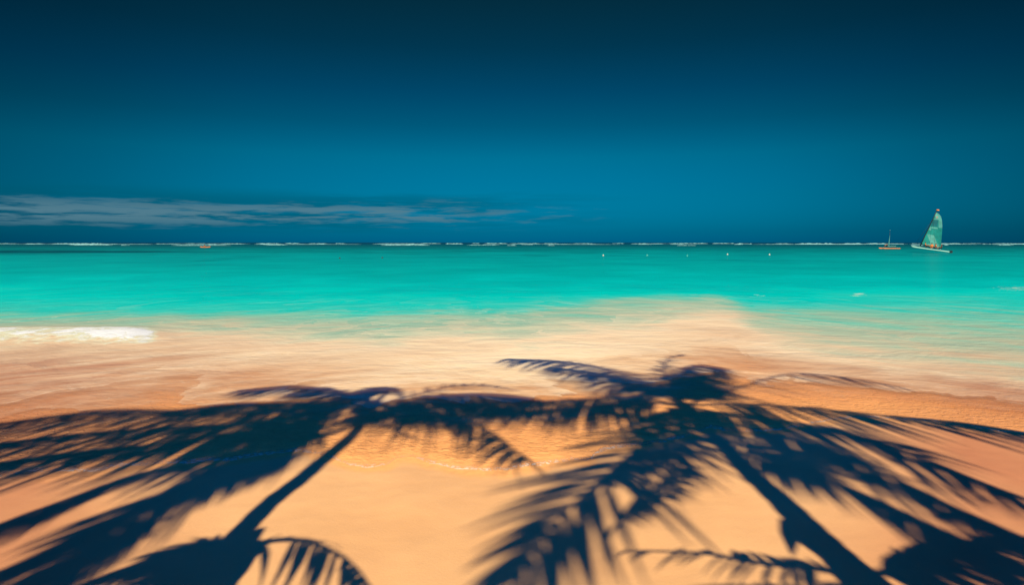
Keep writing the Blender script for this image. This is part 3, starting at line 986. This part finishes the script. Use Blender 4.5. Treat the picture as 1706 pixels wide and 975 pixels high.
hd = R(146)
seated('person in dark clothes with orange vest front seated beside the catamaran mast', aboard((0.75, 0.55, 0.70)), hd + R(180), M_ORANGE_CLOTH, M_DARK, 0.05, 'catamaran crew')
seated('person in bright orange sitting in the middle of the catamaran crew', aboard((-0.15, 0.75, 0.70)), hd - R(60), M_ORANGE_CLOTH, M_ORANGE_CLOTH, 0.15, 'catamaran crew', 'back')
seated('person in orange top leaning back beside the helmsman on the catamaran', aboard((-0.75, 0.75, 0.70)), hd + R(20), M_ORANGE_CLOTH, M_DARK, 0.1, 'catamaran crew', 'back')
seated('person in dark clothes steering at the stern of the catamaran', aboard((-1.75, 0.75, 0.74)), hd, M_DARK, M_DARK, 0.0, 'catamaran crew')


def small_boat():
    x, y = ground_xy(1482, 414.8)
    root = empty('small_sailboat', (x, y, -0.05), (0, 0, R(178)))
    tag(root, 'small orange hulled sailboat with its pale sail furled round the mast', 'sailboat')
    S = 1.0
    for s in (1, -1):
        hb = hull_mb(5.2, 0.40, 0.28, y=1.1 * s, z=0.0, rocker=0.05)
        hb.build('hull', M_ORANGE, root)
    for xx in (0.9, -1.2):
        b = MB(); b.tube([(xx, -1.1, 0.46), (xx, -1.1, 0.72), (xx, 1.1, 0.72), (xx, 1.1, 0.46)], 0.045, 8); b.build('cross_beam', M_BLACK, root)
    b = MB(); b.box((-0.15, 0, 0.90), (2.5, 2.0, 0.10)); b.build('deck', M_PALE, root, False)
    b = MB(); b.tube([(0.3, 0, 0.8), (0.05, 0, 3.2), (-0.15, 0, 5.75)], [0.045, 0.04, 0.03], 8); mo = b.build('mast', M_BLACK, root)
    b = MB(); b.ball((-0.15, 0, 5.82), 0.085, (1.2, .8, 1), 6); b.build('mast_float', M_PALE, mo)
    b = MB(); b.tube([(0.27, -0.02, 0.95), (0.20, -0.03, 1.6), (0.10, -0.02, 2.5), (0.0, -0.01, 3.5), (-0.08, 0, 4.2)], [0.15, 0.14, 0.10, 0.07, 0.03], 10); b.build('furled_sail', M_SAIL2, root)
    return root


sb = small_boat()
bpy.context.view_layer.update()
seated('person in dark clothes seated on the deck of the small orange boat', sb.matrix_world @ Vector((0.95, 0.3, 0.91)), R(178), M_DARK, M_DARK, 0.0)


def kayak():
    x, y = ground_xy(342, 412.6)
    root = empty('kayak', (x, y, -0.06), (0, 0, R(6)))
    tag(root, 'orange kayak with one paddler on the water near the far reef', 'kayak')
    rings = []
    n = 24
    for i in range(n + 1):
        u = i / n; xx = -1.9 + 3.8 * u
        e = max(0.02, 1 - abs(2 * u - 1) ** 2.3)
        hw = 0.36 * e ** 0.7
        sheer = 0.30 + 0.22 * abs(2 * u - 1) ** 2.2
        keel = 0.16 * abs(2 * u - 1) ** 3
        rings.append([(xx, 0, keel), (xx, hw * 0.7, keel + 0.05), (xx, hw, sheer - 0.06), (xx, hw * 0.8, sheer), (xx, 0, sheer + 0.03 * e), (xx, -hw * 0.8, sheer), (xx, -hw, sheer - 0.06), (xx, -hw * 0.7, keel + 0.05)])
    b = MB(); b.loft(rings); b.build('hull', M_ORANGE, root)
    b = MB()
    ringp = [(-0.25 + 0.55 * math.cos(a), 0.25 * math.sin(a), 0.335) for a in np.linspace(0, 2 * math.pi, 20)]
    b.tube(ringp, 0.025, 6); b.build('cockpit_rim', M_BLACK, root)
    return root


ky = kayak()
bpy.context.view_layer.update()
seated('person with dark hair paddling the orange kayak', ky.matrix_world @ Vector((-0.35, 0, 0.26)), R(6), M_ORANGE_CLOTH, M_DARK, 0.0, None, 'paddle')
b = MB(); b.tube([(-0.9, 0, 0), (0.9, 0, 0)], 0.018, 6)
po = b.build('paddle', M_BLACK)
for s in (-1, 1):
    q = MB(); q.box((s * 1.05, 0, 0), (0.42, 0.16, 0.02)); q.build('blade', M_BLACK, po, False)
po.location = ky.matrix_world @ Vector((0.10, 0, 0.70))
po.rotation_euler = (0, R(20), R(6 + 90))
tag(po, 'dark double bladed paddle held by the kayaker', 'paddle')

# ------------------------------------------------------------------ mooring buoys
M_BUOY = paint("buoy_white", (0.6, 0.62, 0.6), 0.45, 0.08, 5)
M_BUOY_T = paint("buoy_teal", (0.05, 0.42, 0.40), 0.5, 0.1, 5)
M_BUOY_D = paint("buoy_dark", (0.01, 0.05, 0.06), 0.5, 0.1, 5)


def buoy(px, py_, m, r_, label, under=None):
    x, y = ground_xy(px, py_ + 1.0)
    root = empty('buoy', (x, y, 0.0))
    b_ = MB(); b_.ball((0, 0, r_ * 0.45), r_, (1, 1, 0.95), 10); b_.build('float', m, root)
    b_ = MB(); b_.tube([(0, 0, r_ * 1.3), (0, 0, r_ * 1.75)], r_ * 0.18, 8)
    b_.tube([(r_ * .22 * math.cos(a), 0, r_ * 1.9 + r_ * .22 * math.sin(a)) for a in np.linspace(0, 6.283, 12)], r_ * 0.07, 6)
    b_.build('eye', m, root)
    b_ = MB(); b_.tube([(0, 0, -r_ * .1), (0, 0, r_ * 0.16)], r_ * 1.04, 16); b_.build('collar', under or m, root)
    tag(root, label, 'buoy', 'mooring buoys on the turquoise water')
    return root


buoy(1005, 425.5, M_BUOY, 0.115, 'white buoy with a dark red underside, first of the row from the left', paint("buoy_red", (0.25, 0.05, 0.04), 0.5))
buoy(1078, 425, M_BUOY_T, 0.115, 'pale greyish teal buoy right of the white buoy with a dark red underside').children[0].data.materials[0] = paint("buoy_grey", (0.35, 0.55, 0.50), 0.5)
buoy(1145, 426, M_BUOY_T, 0.12, 'faint teal buoy in the middle of the row, hardly lighter than the water')
buoy(1212, 423.5, M_BUOY, 0.115, 'bright white buoy just right of the faint teal one')
buoy(1282, 424, M_BUOY, 0.115, 'white buoy at the right end of the row, nearest the sailboats')
buoy(566, 430, M_BUOY_D, 0.10, 'dark round float left of the other dark one, nearest the kayak')
buoy(637, 429.5, M_BUOY_D, 0.11, 'dark round float midway between the kayak and the white buoys')
